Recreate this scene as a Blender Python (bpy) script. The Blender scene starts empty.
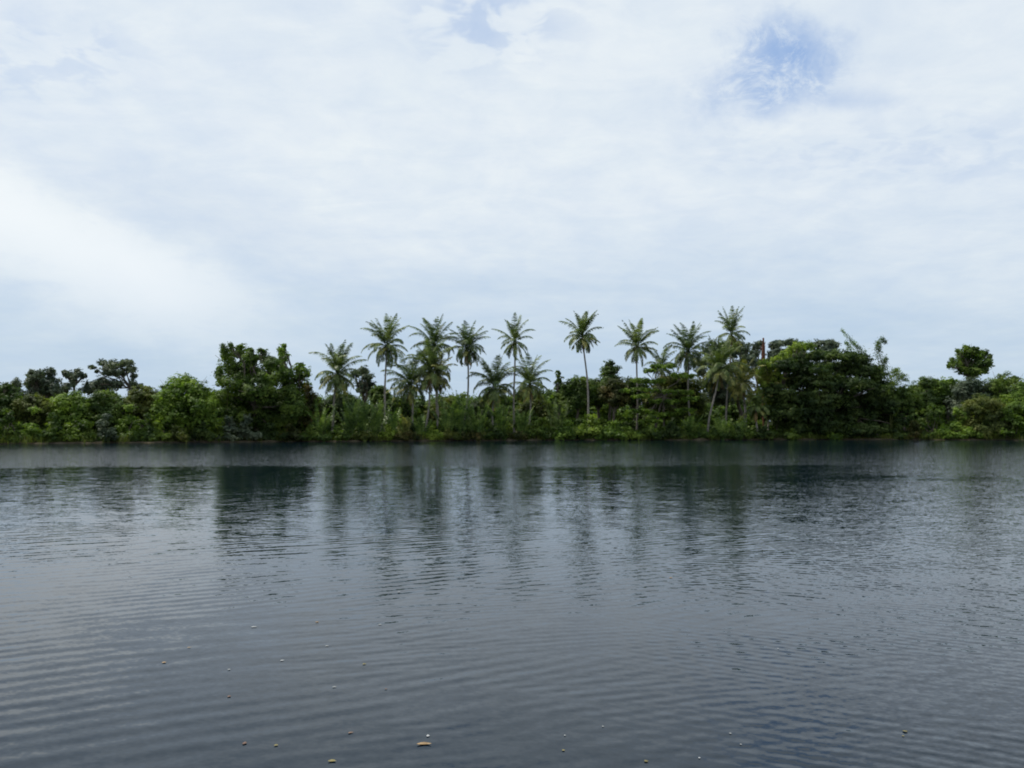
import bpy, math, random
import numpy as np
PI = math.pi
C = bpy.context.scene.collection
scn = bpy.context.scene

# ------------------------------------------------------------------ camera model
F, CAMH = 887.0, 3.0
TILT = math.atan(38 / F)
ct, st_ = math.cos(TILT), math.sin(TILT)

def at(px, py, D):
    """the world point seen at photo pixel px,py on the vertical plane D metres away"""
    v = (384 - py) / F
    y, z = ct - st_ * v, st_ + ct * v
    s = D / y
    return np.array([(px - 512) / F * s, D, CAMH + z * s])

def mpp(D):
    return D / F

BX = [-700, -150, 0, 150, 290, 430, 520, 740, 860, 1000, 1150, 1700]
BD = [112, 118, 121, 129, 136, 141, 146, 149, 152, 147, 142, 135]
def bank(px):
    return float(np.interp(px, BX, BD))

cam = bpy.data.cameras.new('camera'); camo = bpy.data.objects.new('camera', cam); C.objects.link(camo)
camo.location = (0, 0, CAMH); camo.rotation_euler = (PI / 2 + TILT, 0, 0)
cam.sensor_width = 36; cam.lens = 36 * F / 1024
cam.clip_start = 0.1; cam.clip_end = 20000
scn.camera = camo

# ------------------------------------------------------------------ node helpers
class NT:
    def __init__(s, tree): s.t = tree; s.n = tree.nodes; s.l = tree.links
    def new(s, typ, **kw):
        nd = s.n.new(typ)
        for k, v in kw.items(): setattr(nd, k, v)
        return nd
    def put(s, sock, v):
        if isinstance(v, bpy.types.NodeSocket): s.l.new(v, sock)
        elif v is not None: sock.default_value = v
    def m(s, op, a, b=None, c=None, clamp=False):
        nd = s.new('ShaderNodeMath', operation=op, use_clamp=clamp)
        s.put(nd.inputs[0], a); s.put(nd.inputs[1], b)
        if c is not None: s.put(nd.inputs[2], c)
        return nd.outputs[0]
    def vm(s, op, a, b=None, scale=None):
        nd = s.new('ShaderNodeVectorMath', operation=op)
        s.put(nd.inputs[0], a); s.put(nd.inputs[1], b)
        if scale is not None: s.put(nd.inputs['Scale'], scale)
        return nd.outputs['Value'] if op in ('DISTANCE', 'LENGTH', 'DOT_PRODUCT') else nd.outputs['Vector']
    def mix(s, f, a, b):
        nd = s.new('ShaderNodeMix', data_type='RGBA')
        s.put(nd.inputs[0], f); s.put(nd.inputs[6], a); s.put(nd.inputs[7], b)
        return nd.outputs[2]
    def noise(s, vec, scale, detail=2, rough=0.5, distort=0.0, color=False):
        nd = s.new('ShaderNodeTexNoise')
        s.put(nd.inputs['Vector'], vec); nd.inputs['Scale'].default_value = scale
        nd.inputs['Detail'].default_value = detail; nd.inputs['Roughness'].default_value = rough
        nd.inputs['Distortion'].default_value = distort
        return nd.outputs['Color' if color else 'Fac']
    def ss(s, x, lo, hi, a=0.0, b=1.0):
        nd = s.new('ShaderNodeMapRange', interpolation_type='SMOOTHSTEP')
        s.put(nd.inputs[0], x); s.put(nd.inputs[1], lo); s.put(nd.inputs[2], hi)
        s.put(nd.inputs[3], a); s.put(nd.inputs[4], b)
        return nd.outputs[0]
    def xyz(s, v):
        nd = s.new('ShaderNodeSeparateXYZ'); s.put(nd.inputs[0], v); return nd.outputs
    def cxyz(s, x, y, z):
        nd = s.new('ShaderNodeCombineXYZ')
        for i, v in enumerate((x, y, z)): s.put(nd.inputs[i], v)
        return nd.outputs[0]

def new_mat(name):
    m = bpy.data.materials.new(name); m.use_nodes = True
    t = NT(m.node_tree); t.n.clear()
    out = t.new('ShaderNodeOutputMaterial')
    return m, t, out

def rgba(c): return (c[0], c[1], c[2], 1)

def foliage_mat(name, dark, mid, light, trans=0.32, rough=0.6, spec=0.3, patch=0.35, odd=None):
    m, t, out = new_mat(name)
    a = t.new('ShaderNodeAttribute', attribute_name='leaf_random').outputs['Fac']
    g = t.new('ShaderNodeNewGeometry')
    n = t.noise(g.outputs['Position'], patch, 3, 0.6)
    f = t.m('ADD', t.m('MULTIPLY', a, 0.42), t.m('MULTIPLY', t.ss(n, 0.32, 0.68), 0.6))
    cr = t.new('ShaderNodeValToRGB')
    e = cr.color_ramp.elements
    e[0].position = 0.12; e[0].color = rgba(dark); e[1].position = 0.95; e[1].color = rgba(light)
    k = e.new(0.5); k.color = rgba(mid)
    if odd:
        k2 = e.new(1.0); k2.color = rgba(odd)
    t.put(cr.inputs[0], f)
    p = t.new('ShaderNodeBsdfPrincipled')
    t.put(p.inputs['Base Color'], cr.outputs[0])
    p.inputs['Roughness'].default_value = rough
    p.inputs['Specular IOR Level'].default_value = spec * .7
    tr = t.new('ShaderNodeBsdfTranslucent')
    tc = t.new('ShaderNodeMix', data_type='RGBA', blend_type='MULTIPLY')
    tc.inputs[0].default_value = 1; t.put(tc.inputs[6], cr.outputs[0]); tc.inputs[7].default_value = (1.5, 1.7, 0.7, 1)
    t.put(tr.inputs[0], tc.outputs[2])
    ms = t.new('ShaderNodeMixShader'); ms.inputs[0].default_value = trans
    t.l.new(p.outputs[0], ms.inputs[1]); t.l.new(tr.outputs[0], ms.inputs[2])
    t.l.new(ms.outputs[0], out.inputs[0])
    return m

def bark_mat(name, c1, c2, rings=False):
    m, t, out = new_mat(name)
    tc = t.new('ShaderNodeNewGeometry').outputs['Position']
    n = t.noise(t.vm('MULTIPLY', tc, (3, 3, 1)), 2.2, 4, 0.65)
    f = t.ss(n, 0.3, 0.7)
    if rings:
        z = t.xyz(tc)[2]
        w = t.m('SINE', t.m('ADD', t.m('MULTIPLY', z, 26.0), t.m('MULTIPLY', n, 4.0)))
        f = t.m('ADD', t.m('MULTIPLY', f, 0.7), t.m('MULTIPLY', w, 0.15), clamp=True)
    col = t.mix(f, rgba(c1), rgba(c2))
    p = t.new('ShaderNodeBsdfPrincipled'); t.put(p.inputs['Base Color'], col)
    p.inputs['Roughness'].default_value = 0.9; p.inputs['Specular IOR Level'].default_value = 0.15
    b = t.new('ShaderNodeBump'); b.inputs['Strength'].default_value = 0.5; b.inputs['Distance'].default_value = 0.03
    t.put(b.inputs['Height'], f); t.l.new(b.outputs[0], p.inputs['Normal'])
    t.l.new(p.outputs[0], out.inputs[0])
    return m

_fm = foliage_mat
def foliage_mat(name, dark, mid, light, **kw):
    f = (1.1, 1.1, .95), (1.5, 1.46, 1.1), (1.95, 1.78, 1.3)
    if 'palm' in name or 'nipa' in name: f = (1.2, 1.35, 1.0), (1.7, 1.9, 1.3), (2.3, 2.45, 1.8)
    if 'fallen' in name: return _fm(name, dark, mid, light, **kw)
    a = [tuple(c * k for c, k in zip(col, ff)) for col, ff in zip((dark, mid, light), f)]
    return _fm(name, *a, **kw)
M = {
 'dark':   foliage_mat('dark_green_leaves', (.012, .026, .009), (.030, .052, .018), (.066, .096, .034)),
 'mid':    foliage_mat('mid_green_leaves', (.020, .040, .010), (.042, .074, .018), (.085, .125, .030)),
 'bright': foliage_mat('bright_green_leaves', (.032, .062, .012), (.070, .118, .022), (.125, .185, .040)),
 'lime':   foliage_mat('lime_green_leaves', (.060, .100, .018), (.110, .160, .030), (.170, .225, .055)),
 'grey':   foliage_mat('hazy_grey_green_leaves', (.028, .046, .038), (.050, .070, .056), (.080, .102, .084), trans=.15),  # grey-green leaf colour; its bluish cast paints haze into the distant trees
 'olive':  foliage_mat('olive_leaves', (.028, .042, .012), (.056, .076, .020), (.092, .104, .034), odd=(.15, .11, .045)),
 'rust':   foliage_mat('rusty_green_leaves', (.020, .030, .010), (.042, .052, .018), (.080, .066, .028), odd=(.12, .07, .035)),
 'palm':   foliage_mat('palm_leaflets', (.030, .044, .018), (.060, .078, .028), (.120, .130, .055), trans=.18, rough=.42, spec=.45, patch=.8),
 'palmd':  foliage_mat('dark_palm_leaflets', (.020, .034, .014), (.042, .060, .022), (.085, .100, .038), trans=.18, rough=.42, spec=.45, patch=.8),
 'palmy':  foliage_mat('yellowing_palm_leaflets', (.050, .056, .020), (.115, .110, .040), (.200, .170, .075), trans=.2, rough=.45, spec=.4, patch=.8),
 'nipa':   foliage_mat('nipa_leaflets', (.022, .042, .014), (.060, .088, .026), (.125, .150, .055), trans=.2, rough=.45, spec=.4, patch=.6),
 'dead':   foliage_mat('dry_fronds', (.060, .045, .025), (.130, .095, .055), (.230, .170, .100), trans=.1),
 'bark':   bark_mat('grey_brown_bark', (.06, .048, .036), (.17, .15, .12)),
 'palmbark': bark_mat('palm_bark', (.15, .135, .115), (.36, .33, .29), True),
 'redbark': bark_mat('rotting_red_bark', (.075, .030, .018), (.20, .085, .055), True),
 'culm':   bark_mat('bamboo_culm', (.09, .11, .03), (.17, .18, .06), True),
 'nut':    foliage_mat('coconut_husks', (.08, .09, .02), (.17, .15, .04), (.28, .20, .06), trans=0),
 'dryleaf': foliage_mat('fallen_leaf_tan', (.20, .13, .06), (.30, .20, .10), (.42, .30, .16), trans=.05, patch=9),
 'yelleaf': foliage_mat('fallen_leaf_yellow', (.15, .13, .05), (.21, .18, .07), (.28, .24, .11), trans=.05, patch=9),
 'paleleaf': foliage_mat('fallen_petal_white', (.26, .27, .26), (.33, .34, .33), (.48, .49, .48), trans=.1, patch=9),
 'brownleaf': foliage_mat('fallen_leaf_brown', (.10, .06, .045), (.16, .10, .07), (.22, .15, .10), trans=.05, patch=9),
}

# ------------------------------------------------------------------ mesh helpers
def tag(o, label=None, cat=None, group=None, kind=None):
    if label: o['label'] = label
    if cat: o['category'] = cat
    if group: o['group'] = group
    if kind: o['kind'] = kind
    return o

def empty(name, loc, label, cat, group=None):
    o = bpy.data.objects.new(name, None); C.objects.link(o)
    o.location = tuple(float(v) for v in loc); o.empty_display_size = .5
    return tag(o, label, cat, group)

class Geo:
    """collects world-space polygons of 3 or 4 corners with one random value per face"""
    def __init__(s): s.v = []; s.q = []; s.t = []; s.rq = []; s.rt = []; s.n = 0
    def add(s, v, quads=None, tris=None, rq=None, rt=None):
        v = np.asarray(v, np.float32).reshape(-1, 3)
        if quads is not None and len(quads):
            q = np.asarray(quads, np.int64) + s.n; s.q.append(q)
            s.rq.append(np.zeros(len(q)) if rq is None else np.asarray(rq))
        if tris is not None and len(tris):
            t = np.asarray(tris, np.int64) + s.n; s.t.append(t)
            s.rt.append(np.zeros(len(t)) if rt is None else np.asarray(rt))
        s.v.append(v); s.n += len(v)
    def build(s, name, mat, parent=None, smooth=False):
        v = np.concatenate(s.v)
        loc = np.zeros(3)
        if parent is not None: loc = np.array(parent.location)
        v = v - loc.astype(np.float32)
        q = np.concatenate(s.q) if s.q else np.zeros((0, 4), np.int64)
        t = np.concatenate(s.t) if s.t else np.zeros((0, 3), np.int64)
        me = bpy.data.meshes.new(name)
        me.vertices.add(len(v)); me.vertices.foreach_set('co', v.astype(np.float32).ravel())
        nl = q.size + t.size
        me.loops.add(nl); me.loops.foreach_set('vertex_index', np.concatenate([q.ravel(), t.ravel()]).astype(np.int32))
        npoly = len(q) + len(t)
        me.polygons.add(npoly)
        ls = np.concatenate([np.arange(len(q)) * 4, len(q) * 4 + np.arange(len(t)) * 3]).astype(np.int32)
        me.polygons.foreach_set('loop_start', ls)
        if smooth: me.polygons.foreach_set('use_smooth', np.ones(npoly, bool))
        me.update(calc_edges=True)
        r = np.concatenate(([np.concatenate(s.rq)] if s.rq else []) + ([np.concatenate(s.rt)] if s.rt else []))
        a = me.attributes.new('leaf_random', 'FLOAT', 'FACE'); a.data.foreach_set('value', r.astype(np.float32))
        me.materials.append(mat)
        o = bpy.data.objects.new(name, me); C.objects.link(o)
        if parent is not None: o.parent = parent
        return o

def norm(a): return a / np.maximum(np.linalg.norm(a, axis=-1, keepdims=True), 1e-9)

def tube(g, pts, rad, sides=7, closed_end=True):
    pts = np.asarray(pts, float); rad = np.asarray(rad, float); n = len(pts)
    tan = norm(np.gradient(pts, axis=0))
    ref = np.array([0, 1, 0.0]) if abs(tan[0][2]) > .5 else np.array([0, 0, 1.0])
    u = norm(np.cross(tan, ref)); w = np.cross(tan, u)
    ang = np.arange(sides) * 2 * PI / sides
    ring = pts[:, None] + rad[:, None, None] * (np.cos(ang)[None, :, None] * u[:, None] + np.sin(ang)[None, :, None] * w[:, None])
    v = ring.reshape(-1, 3)
    q = []
    for i in range(n - 1):
        for j in range(sides):
            q.append((i * sides + j, i * sides + (j + 1) % sides, (i + 1) * sides + (j + 1) % sides, (i + 1) * sides + j))
    tr = []
    v = np.vstack([v, pts[-1] + tan[-1] * rad[-1] * .3])
    for j in range(sides): tr.append(((n - 1) * sides + j, (n - 1) * sides + (j + 1) % sides, n * sides))
    g.add(v, q, tr)

def leaves(g, cen, nor, size, aspect, rng, rnd=None, droop=0.0):
    """one lozenge leaf spray per centre"""
    n = len(cen)
    r = rng.normal(size=(n, 3)); r[:, 2] -= droop
    t = norm(np.cross(nor, np.cross(r, nor))); b = np.cross(nor, t)
    L = size[:, None] * .5; W = L * aspect
    fold = nor * (L * .18)
    v = np.stack([cen - t * L, cen - b * W + fold - t * L * .1, cen + t * L * 1.1, cen + b * W + fold - t * L * .1], 1).reshape(-1, 3)
    q = np.arange(n * 4).reshape(n, 4)
    g.add(v, q, rq=rng.random(n) if rnd is None else rnd)

def crown_geo(g, lobes, rng, leaf=.36, dens=1.0, sub=10, subr=.34, flat=.75, aspect=.55, inner=.15, droop=.4, zmin=.12):
    """lobes: (x,y,z, rx,ry,rz) -> hierarchical clumps of leaf-sized faces, open between the clumps"""
    for (x, y, z, rx, ry, rz) in lobes:
        c = np.array([x, y, z]); R = np.array([rx, ry, rz]); rm = (rx * ry * rz) ** (1 / 3)
        ns = max(5, int(sub * max(1, rm / 1.3) ** 1.35))
        d = norm(rng.normal(size=(ns, 3)))
        d[:, 2] = np.where(d[:, 2] < -.35, -d[:, 2] * .6, d[:, 2]); d = norm(d)
        sr = rm * subr * rng.uniform(.6, 1.35, ns) / max(1, rm / 1.6) ** .35
        sc = c + d * R * rng.uniform(.62, 1.12, ns)[:, None]
        per = (dens * 11.0 * sr ** 2 / leaf ** 2).astype(int) + 4
        idx = np.repeat(np.arange(ns), per); n = len(idx)
        e = norm(rng.normal(size=(n, 3)))
        up = e[:, 2] < 0
        e[up, 2] *= np.where(rng.random(up.sum()) < .6, -1, 1)
        rr = rng.uniform(.5, 1.12, n) * (1 + rng.uniform(.2, .7, n) * (rng.random(n) > .87))
        off = e * (sr[idx] * rr)[:, None]; off[:, 2] *= flat
        p = sc[idx] + off
        nor = norm(e * .6 + d[idx] * .55 + np.array([0, 0, .35]) + rng.normal(size=(n, 3)) * .27)
        base = rng.random(ns)[idx] * .6 + rng.random(n) * .4
        sz = leaf * rng.uniform(.45, 1.35, n)
        k = p[:, 2] > zmin
        leaves(g, p[k], nor[k], sz[k], aspect, rng, base[k], droop)
        ni = int(inner * n) + 3
        e = norm(rng.normal(size=(ni, 3))) * (rng.random(ni) ** .4)[:, None] * .78
        p = c + e * R; k = p[:, 2] > zmin
        leaves(g, p[k], norm(rng.normal(size=(ni, 3)))[k], leaf * 2.0 * rng.uniform(.7, 1.3, ni)[k], .7, rng, None, droop)

def limb_path(a, b, rng, n=7, wob=.06, sag=.0):
    a = np.asarray(a, float); b = np.asarray(b, float); L = np.linalg.norm(b - a)
    s = np.linspace(0, 1, n)[:, None]
    p = a + (b - a) * s
    w = rng.normal(size=(n, 3)) * L * wob; w[0] = 0; w[-1] = 0
    p += w * np.sin(s * PI)
    p[:, 2] += sag * L * np.sin(s[:, 0] * PI)
    return p

def px_lobes(spec, D, depth, rng, layers=2):
    """spec: (px,py,rx_px,ry_px) ellipses at the tree's own distance, spread through the crown's real depth"""
    out = []
    for (px, py, rx, ry) in spec:
        rx, ry, py = rx * 1.12 + .3, ry * 1.3 + .3, py + ry * .14
        for k in range(layers):
            dd = D + rng.uniform(-1, 1) * depth if layers > 1 else D + rng.uniform(-.5, .5) * depth
            s = 1 if k == 0 else rng.uniform(.75, .95)
            p = at(px + (0 if k == 0 else rng.uniform(-.3, .3) * rx), py + (0 if k == 0 else .2 * ry), dd)
            out.append((p[0], p[1], p[2], rx * mpp(dd) * s, max(rx, ry) * mpp(dd) * s * .9, ry * mpp(dd) * s))
    return out

def ground_z(D, px):
    d = D - bank(px)
    return float(np.interp(d, [-4, -1, 0, 1.5, 5, 20], [-1.2, -.3, .05, .35, .7, 1.0]))

def broad_tree(name, label, cat, base, D, spec, mat, seed, depth=2.5, layers=3, leaf=.33, dens=1.0, trunk_r=.28,
               limbs=True, group=None, sub=10, subr=.34, flat=.75, inner=.15, droop=.4, aspect=.55, fork=None, bark='bark', extra=None):
    rng = np.random.default_rng(seed)
    gz = max(ground_z(D, base), .02)
    bp = at(base, 420, D); bp[2] = gz - .15
    root = empty(name, (bp[0], bp[1], gz), label, cat, group)
    lob = px_lobes(spec, D, depth, rng, layers)
    g = Geo(); crown_geo(g, lob, rng, leaf, dens, sub, subr, flat, aspect, inner, droop)
    g.build('crown', mat, root)
    g = Geo()
    cz = sum(l[2] for l in lob) / len(lob); cx = sum(l[0] for l in lob) / len(lob)
    fk = np.array([bp[0] * .5 + cx * .5, D, gz + (cz - gz) * .55]) if fork is None else at(fork[0], fork[1], D)
    tp = limb_path(bp, fk, rng, 8, .02)
    tube(g, tp, np.linspace(trunk_r * 1.25, trunk_r * .75, 8), 9)
    if limbs:
        step = max(1, len(lob) // 14)
        for l in lob[::step]:
            e = np.array([l[0], l[1], l[2] + l[5] * .2])
            p = limb_path(fk - np.array([0, 0, rng.uniform(0, .25)]), e, rng, 6, .05, .04)
            tube(g, p, np.linspace(trunk_r * .55, trunk_r * .12, 6), 6)
            for q in range(3):
                e2 = e + rng.normal(size=3) * np.array(l[3:]) * .6
                tube(g, limb_path(p[3], e2, rng, 4, .05), np.linspace(trunk_r * .22, trunk_r * .06, 4), 4)
    g.build('trunk', M[bark], root, True)
    return root

def bush(label, px, top, w, kind, dD, seed, base=None, name='bush', leaf=.30, dens=.95, group='bushes along the far river bank', n=None, cat='bush', droop=.4, sub=10, aspect=.55, hang=True):
    rng = np.random.default_rng(seed)
    D = bank(px) + dD; s = mpp(D)
    gz = max(ground_z(D, px), .03)
    W = w * s / 2; topz = at(px, top, D)[2]; H = topz - .2
    c = at(px, 420, D)
    root = empty(name, (c[0], c[1], gz), label, cat, group)
    n = n or int(7 + W * 2.2)
    lob = []
    for i in range(n):
        a = rng.uniform(0, PI); f = rng.uniform(.15, 1) ** .7
        x = math.cos(a) * f; zz = math.sin(a) * f
        r = rng.uniform(.20, .36) * min(W, H * .9) * 1.1
        r = max(r, .5)
        zc = .3 + (H - r * .8 - .3) * zz * math.sqrt(max(0.05, 1 - .35 * x * x))
        y = D + (1 - zz) * -1.0 * min(2.2, W * .35) + rng.uniform(-.6, .9) * min(2.5, W * .6)
        lob.append((c[0] + x * (W - r * .7), y, max(zc, r * .35), r * 1.15, r, r * .8))
    lob.append((c[0] + rng.uniform(-.2, .2) * W, D, topz - .28 * min(W, H), .34 * min(W, H), .34 * min(W, H), .28 * min(W, H)))
    for i in range(max(3, int(W * 1.4))):                       # skirts that hang to the water
        x = rng.uniform(-1, 1); r = rng.uniform(.45, .8)
        lob.append((c[0] + x * W * .95, D - min(2.0, W * .35) * rng.uniform(.4, 1), rng.uniform(.4, .9), r * 1.3, r, r * .8))
    g = Geo(); crown_geo(g, lob, rng, leaf, dens, sub, .36, .8, aspect, .2, droop, .04)
    g.build('foliage', M[kind], root)
    g = Geo()
    for k in range(min(9, 4 + int(W))):
        l = lob[int(rng.integers(0, n))]
        b = np.array([c[0] + rng.uniform(-.02, .02), D + rng.uniform(-.02, .02), gz - .2])
        tube(g, limb_path(b, (l[0], l[1], l[2]), rng, 6, .07), np.linspace(.09, .025, 6), 5)
    g.build('stem', M['bark'], root, True)
    return root

# ------------------------------------------------------------------ palms
def frond(g, org, az, e0, L, droop, rng, lw=.07, ll=.95, npair=50, hang=.5, twist=0.0, rach=True, start=.14):
    n = 14; lw = lw * .98; ll = ll * 1.18; npair = int(npair * 1.2)
    s = np.linspace(0, 1, n)
    el = e0 - droop * s ** 1.35
    a2 = az + twist * s ** 2
    h = np.stack([np.cos(a2), np.sin(a2), np.zeros(n)], 1)
    dirs = h * np.cos(el)[:, None]; dirs[:, 2] = np.sin(el)
    p = org + np.vstack([np.zeros(3), np.cumsum(dirs[:-1], 0) * L / (n - 1)])
    if rach: tube(g, p[::2], np.linspace(.055, .012, len(p[::2])), 4)
    m = npair * 2
    t = start + (1 - start) * np.sort(rng.random(m)); side = np.where(np.arange(m) % 2, 1., -1.)
    P = np.stack([np.interp(t, s, p[:, i]) for i in range(3)], 1)
    T = norm(np.stack([np.interp(t, s, dirs[:, i]) for i in range(3)], 1))
    H = np.stack([-np.sin(a2[0]) * np.ones(m), np.cos(a2[0]) * np.ones(m), np.zeros(m)], 1)
    prof = np.clip(np.sin(PI * np.clip(.22 + .74 * (t - start) / (1 - start), 0, 1)), .16, 1) ** .7
    ln = ll * prof * rng.uniform(.75, 1.12, m)
    hg = hang * rng.uniform(.5, 1.4, m)
    d1 = norm(H * side[:, None] * .85 + T * .55 + np.array([0, 0, -1]) * (hg * .35)[:, None] + rng.normal(size=(m, 3)) * .10)
    d2 = norm(d1 * .8 + np.array([0, 0, -1]) * hg[:, None] + T * .15)
    w = norm(np.cross(d1, norm(np.cross(d1, T) + rng.normal(size=(m, 3)) * .25))) * (lw * .5)
    mid = P + d1 * (ln * .5)[:, None]; tip = mid + d2 * (ln * .5)[:, None]
    v = np.stack([P - w * .8, P + w * .8, mid + w, mid - w, tip], 1).reshape(-1, 3)
    b = np.arange(m) * 5
    r = np.clip(rng.uniform(.1, .9) * .5 + rng.random(m) * .5, 0, 1)
    g.add(v, np.stack([b, b + 1, b + 2, b + 3], 1), np.stack([b + 3, b + 2, b + 4], 1), r, r)

def palm(label, base_px, base_dD, cpx, cpy, L, seed, n=24, mat='palm', ll=.85, lw=.075, r=.19, bend=0.0, top=80, low=-45, old=5,
         nuts=True, dead=3, up=.5, group='coconut palms on the far bank', lean_top=0, spear=False, az0=0.0, cat='palm tree', droop=1.25):
    rng = np.random.default_rng(seed)
    D = bank(base_px) + base_dD
    gz = ground_z(D, base_px)
    b = at(base_px, 420, D); b[2] = gz - .1
    c = at(cpx, cpy, D + rng.uniform(-1, 1) * .6)
    root = empty('coconut_palm', (b[0], b[1], gz), label, cat, group)
    s = np.linspace(0, 1, 16)[:, None]
    p = b + (c - b) * s
    p[:, 0] += bend * np.sin(s[:, 0] * PI) + .10 * np.sin(s[:, 0] * 7 + seed)
    p[:, 1] += .25 * np.sin(s[:, 0] * 4 + seed)
    rad = r * (1 - .38 * s[:, 0]) * (1 + .35 * np.exp(-s[:, 0] * 14)) * (1 + .04 * np.sin(np.arange(16) * 2.3))
    g = Geo(); tube(g, p, rad, 10); g.build('trunk', M['palmbark'], root, True)
    cc = p[-1]
    g = Geo(); n = int(n * 1.3)
    for i in range(n):                                          # young fronds stand up, old ones hang
        f = (i + .5) / n
        az = i * 2.39996 + az0 + rng.normal() * .18
        e0 = math.radians(float(np.interp(f, [0, .36, .66, 1], [88, 60, 22, low])) + rng.normal() * 7)
        e0 = min(e0, math.radians(86))
        Lf = L * (.82 + .28 * math.sin(PI * min(1, .25 + f * .9))) * rng.uniform(.86, 1.1)
        dr = droop / 1.1 * float(np.interp(f, [0, .36, .66, 1], [.4, 1.35, 2.1, 1.0])) * rng.uniform(.7, 1.35); Lf *= 1.08 if f < .42 else rng.uniform(.8, 1.02)
        frond(g, cc + np.array([math.cos(az), math.sin(az), 0]) * .12 + np.array([0, 0, .25 * (1 - f)]), az, e0, Lf, dr, rng, lw, ll,
              int(44 * Lf / 4.8) + 4, .5 + 1.1 * f, rng.normal() * .5)
    if spear:
        frond(g, cc, .2, math.radians(86), L * .95, .04, rng, .05, .22, 26, .2, 0)
    g.build('crown', M[mat], root)
    if old:
        g = Geo()
        for i in range(old):
            az = rng.uniform(0, 2 * PI)
            frond(g, cc - np.array([0, 0, .15]), az, math.radians(rng.uniform(-35, 12)), L * rng.uniform(.65, .9), rng.uniform(.8, 1.3), rng, lw, ll * .85, 34, 1.1)
        g.build('old_fronds', M['palmy'], root)
    if dead:
        g = Geo()
        for i in range(dead):
            az = rng.uniform(0, 2 * PI)
            frond(g, cc - np.array([0, 0, .3]), az, math.radians(rng.uniform(-75, -55)), L * rng.uniform(.45, .7), .3, rng, lw * .8, ll * .55, 26, 1.3)
        g.build('dead_fronds', M['dead'], root)
    if nuts:
        g = Geo()
        for i in range(11):
            az = rng.uniform(0, 2 * PI); rr = rng.uniform(.22, .45)
            q = cc + np.array([math.cos(az) * rr, math.sin(az) * rr, -rng.uniform(.05, .65)])
            z = np.linspace(-1, 1, 6); 
            tube(g, q + np.stack([z * .02, z * 0, z * .16], 1), .15 * np.sqrt(np.maximum(.04, 1 - z ** 2)), 7)
        g.build('coconut_cluster', M['nut'], root, True)
    return root

def nipa(label, px, dD, top, seed, w=22, n=13, mat='nipa', group='nipa palms along the water', cat='palm'):
    rng = np.random.default_rng(seed)
    D = bank(px) + dD; gz = max(ground_z(D, px), .0); b = at(px, 420, D); b[2] = gz
    H = at(px, top, D)[2] - gz
    root = empty('nipa_palm', b, label, cat, group)
    g = Geo(); k = Geo()
    for i in range(n):
        az = i * 2.4 + rng.normal() * .2; f = i / n
        e0 = math.radians(88 - 24 * f + rng.normal() * 4)
        o = b + np.array([rng.normal() * .3, rng.normal() * .3, -.1])
        frond(g, o, az, e0, H * rng.uniform(.9, 1.2) * (1 + .15 * f), .2 + .45 * f, rng, .10, .5, 30, .15, rng.normal() * .3, True, .2)
    g.build('crown', M[mat], root)
    z = np.linspace(-.2, .35, 4)
    for i in range(4):
        o = b + np.array([rng.normal() * .25, rng.normal() * .25, 0])
        tube(k, o + np.stack([z * .3, z * 0, z], 1), np.array([.18, .17, .13, .08]), 7)
    k.build('stem', M['bark'], root, True)
    return root

exec_order = []
# ================================================================== SETTING
# water ------------------------------------------------------------
m, t, out = new_mat('river_water')
geo = t.new('ShaderNodeNewGeometry'); P = geo.outputs['Position']
X, Y, Z = t.xyz(P)
def wave(lam, deg, amp, dist, nsc, off):
    a = math.radians(deg); k = 2 * PI / lam
    ph = t.m('ADD', t.m('MULTIPLY', X, k * math.sin(a)), t.m('MULTIPLY', Y, k * math.cos(a)))
    w = t.noise(t.vm('ADD', P, (off, off * .7, 0)), nsc, 2, .5)
    ph = t.m('ADD', ph, t.m('MULTIPLY', w, dist))
    s = t.m('SINE', ph)
    pat = t.ss(t.noise(t.vm('ADD', t.vm('MULTIPLY', P, (1, 1.6, 1)), (off * 3, 5, 0)), nsc * .45, 1), .28, .68)
    s = t.m('MULTIPLY', t.m('MULTIPLY', s, amp), pat)
    return t.vm('SCALE', (math.sin(a), math.cos(a), 0), None, s)
# where the wind ruffles the river: beyond about 60 m on the left, most of the right, and drifting patches
az = t.m('DIVIDE', X, t.m('MAXIMUM', Y, 1.0))
wob = t.m('MULTIPLY', t.m('SUBTRACT', t.noise(t.vm('MULTIPLY', P, (1, .5, 1)), .06, 2), .5), 14.0)
Yw = t.m('ADD', Y, wob)
far = t.m('MULTIPLY', t.m('MULTIPLY', t.ss(Yw, 57.0, 63.0), t.ss(Y, 128.0, 112.0)), t.ss(az, -.10, -.25, .62, 1.0))
rightside = t.ss(t.m('ADD', az, t.m('MULTIPLY', wob, .006)), .24, .46)
patch = t.ss(t.noise(t.vm('MULTIPLY', P, (.5, 1.3, 1)), .07, 3, .6), .5, .66)
wind = t.m('MAXIMUM', far, t.m('MAXIMUM', t.m('MULTIPLY', rightside, .55), t.m('MULTIPLY', patch, .18)))
calm2 = t.m('MULTIPLY', t.ss(Yw, 50.0, 46.5), t.ss(Yw, 42.0, 45.0))     # a still slick
wind = t.m('MULTIPLY', wind, t.m('SUBTRACT', 1.0, t.m('MULTIPLY', calm2, .8)))
near = t.ss(Y, 38.0, 8.0)
micro = t.vm('SUBTRACT', t.noise(t.vm('MULTIPLY', P, (1.0, 1.5, 1)), 6.5, 2, .5, color=True), (.5, .5, .5))
micro2 = t.vm('SUBTRACT', t.noise(t.vm('MULTIPLY', P, (1.0, 1.3, 1)), 17.0, 1, .5, color=True), (.5, .5, .5))
micro3 = t.vm('SUBTRACT', t.noise(t.vm('MULTIPLY', P, (.8, 1.4, 1)), 1.6, 1, .5, color=True), (.5, .5, .5))
wind = t.m('MULTIPLY', wind, t.ss(Y, 6.0, 60.0, .28, 1.0))
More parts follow.
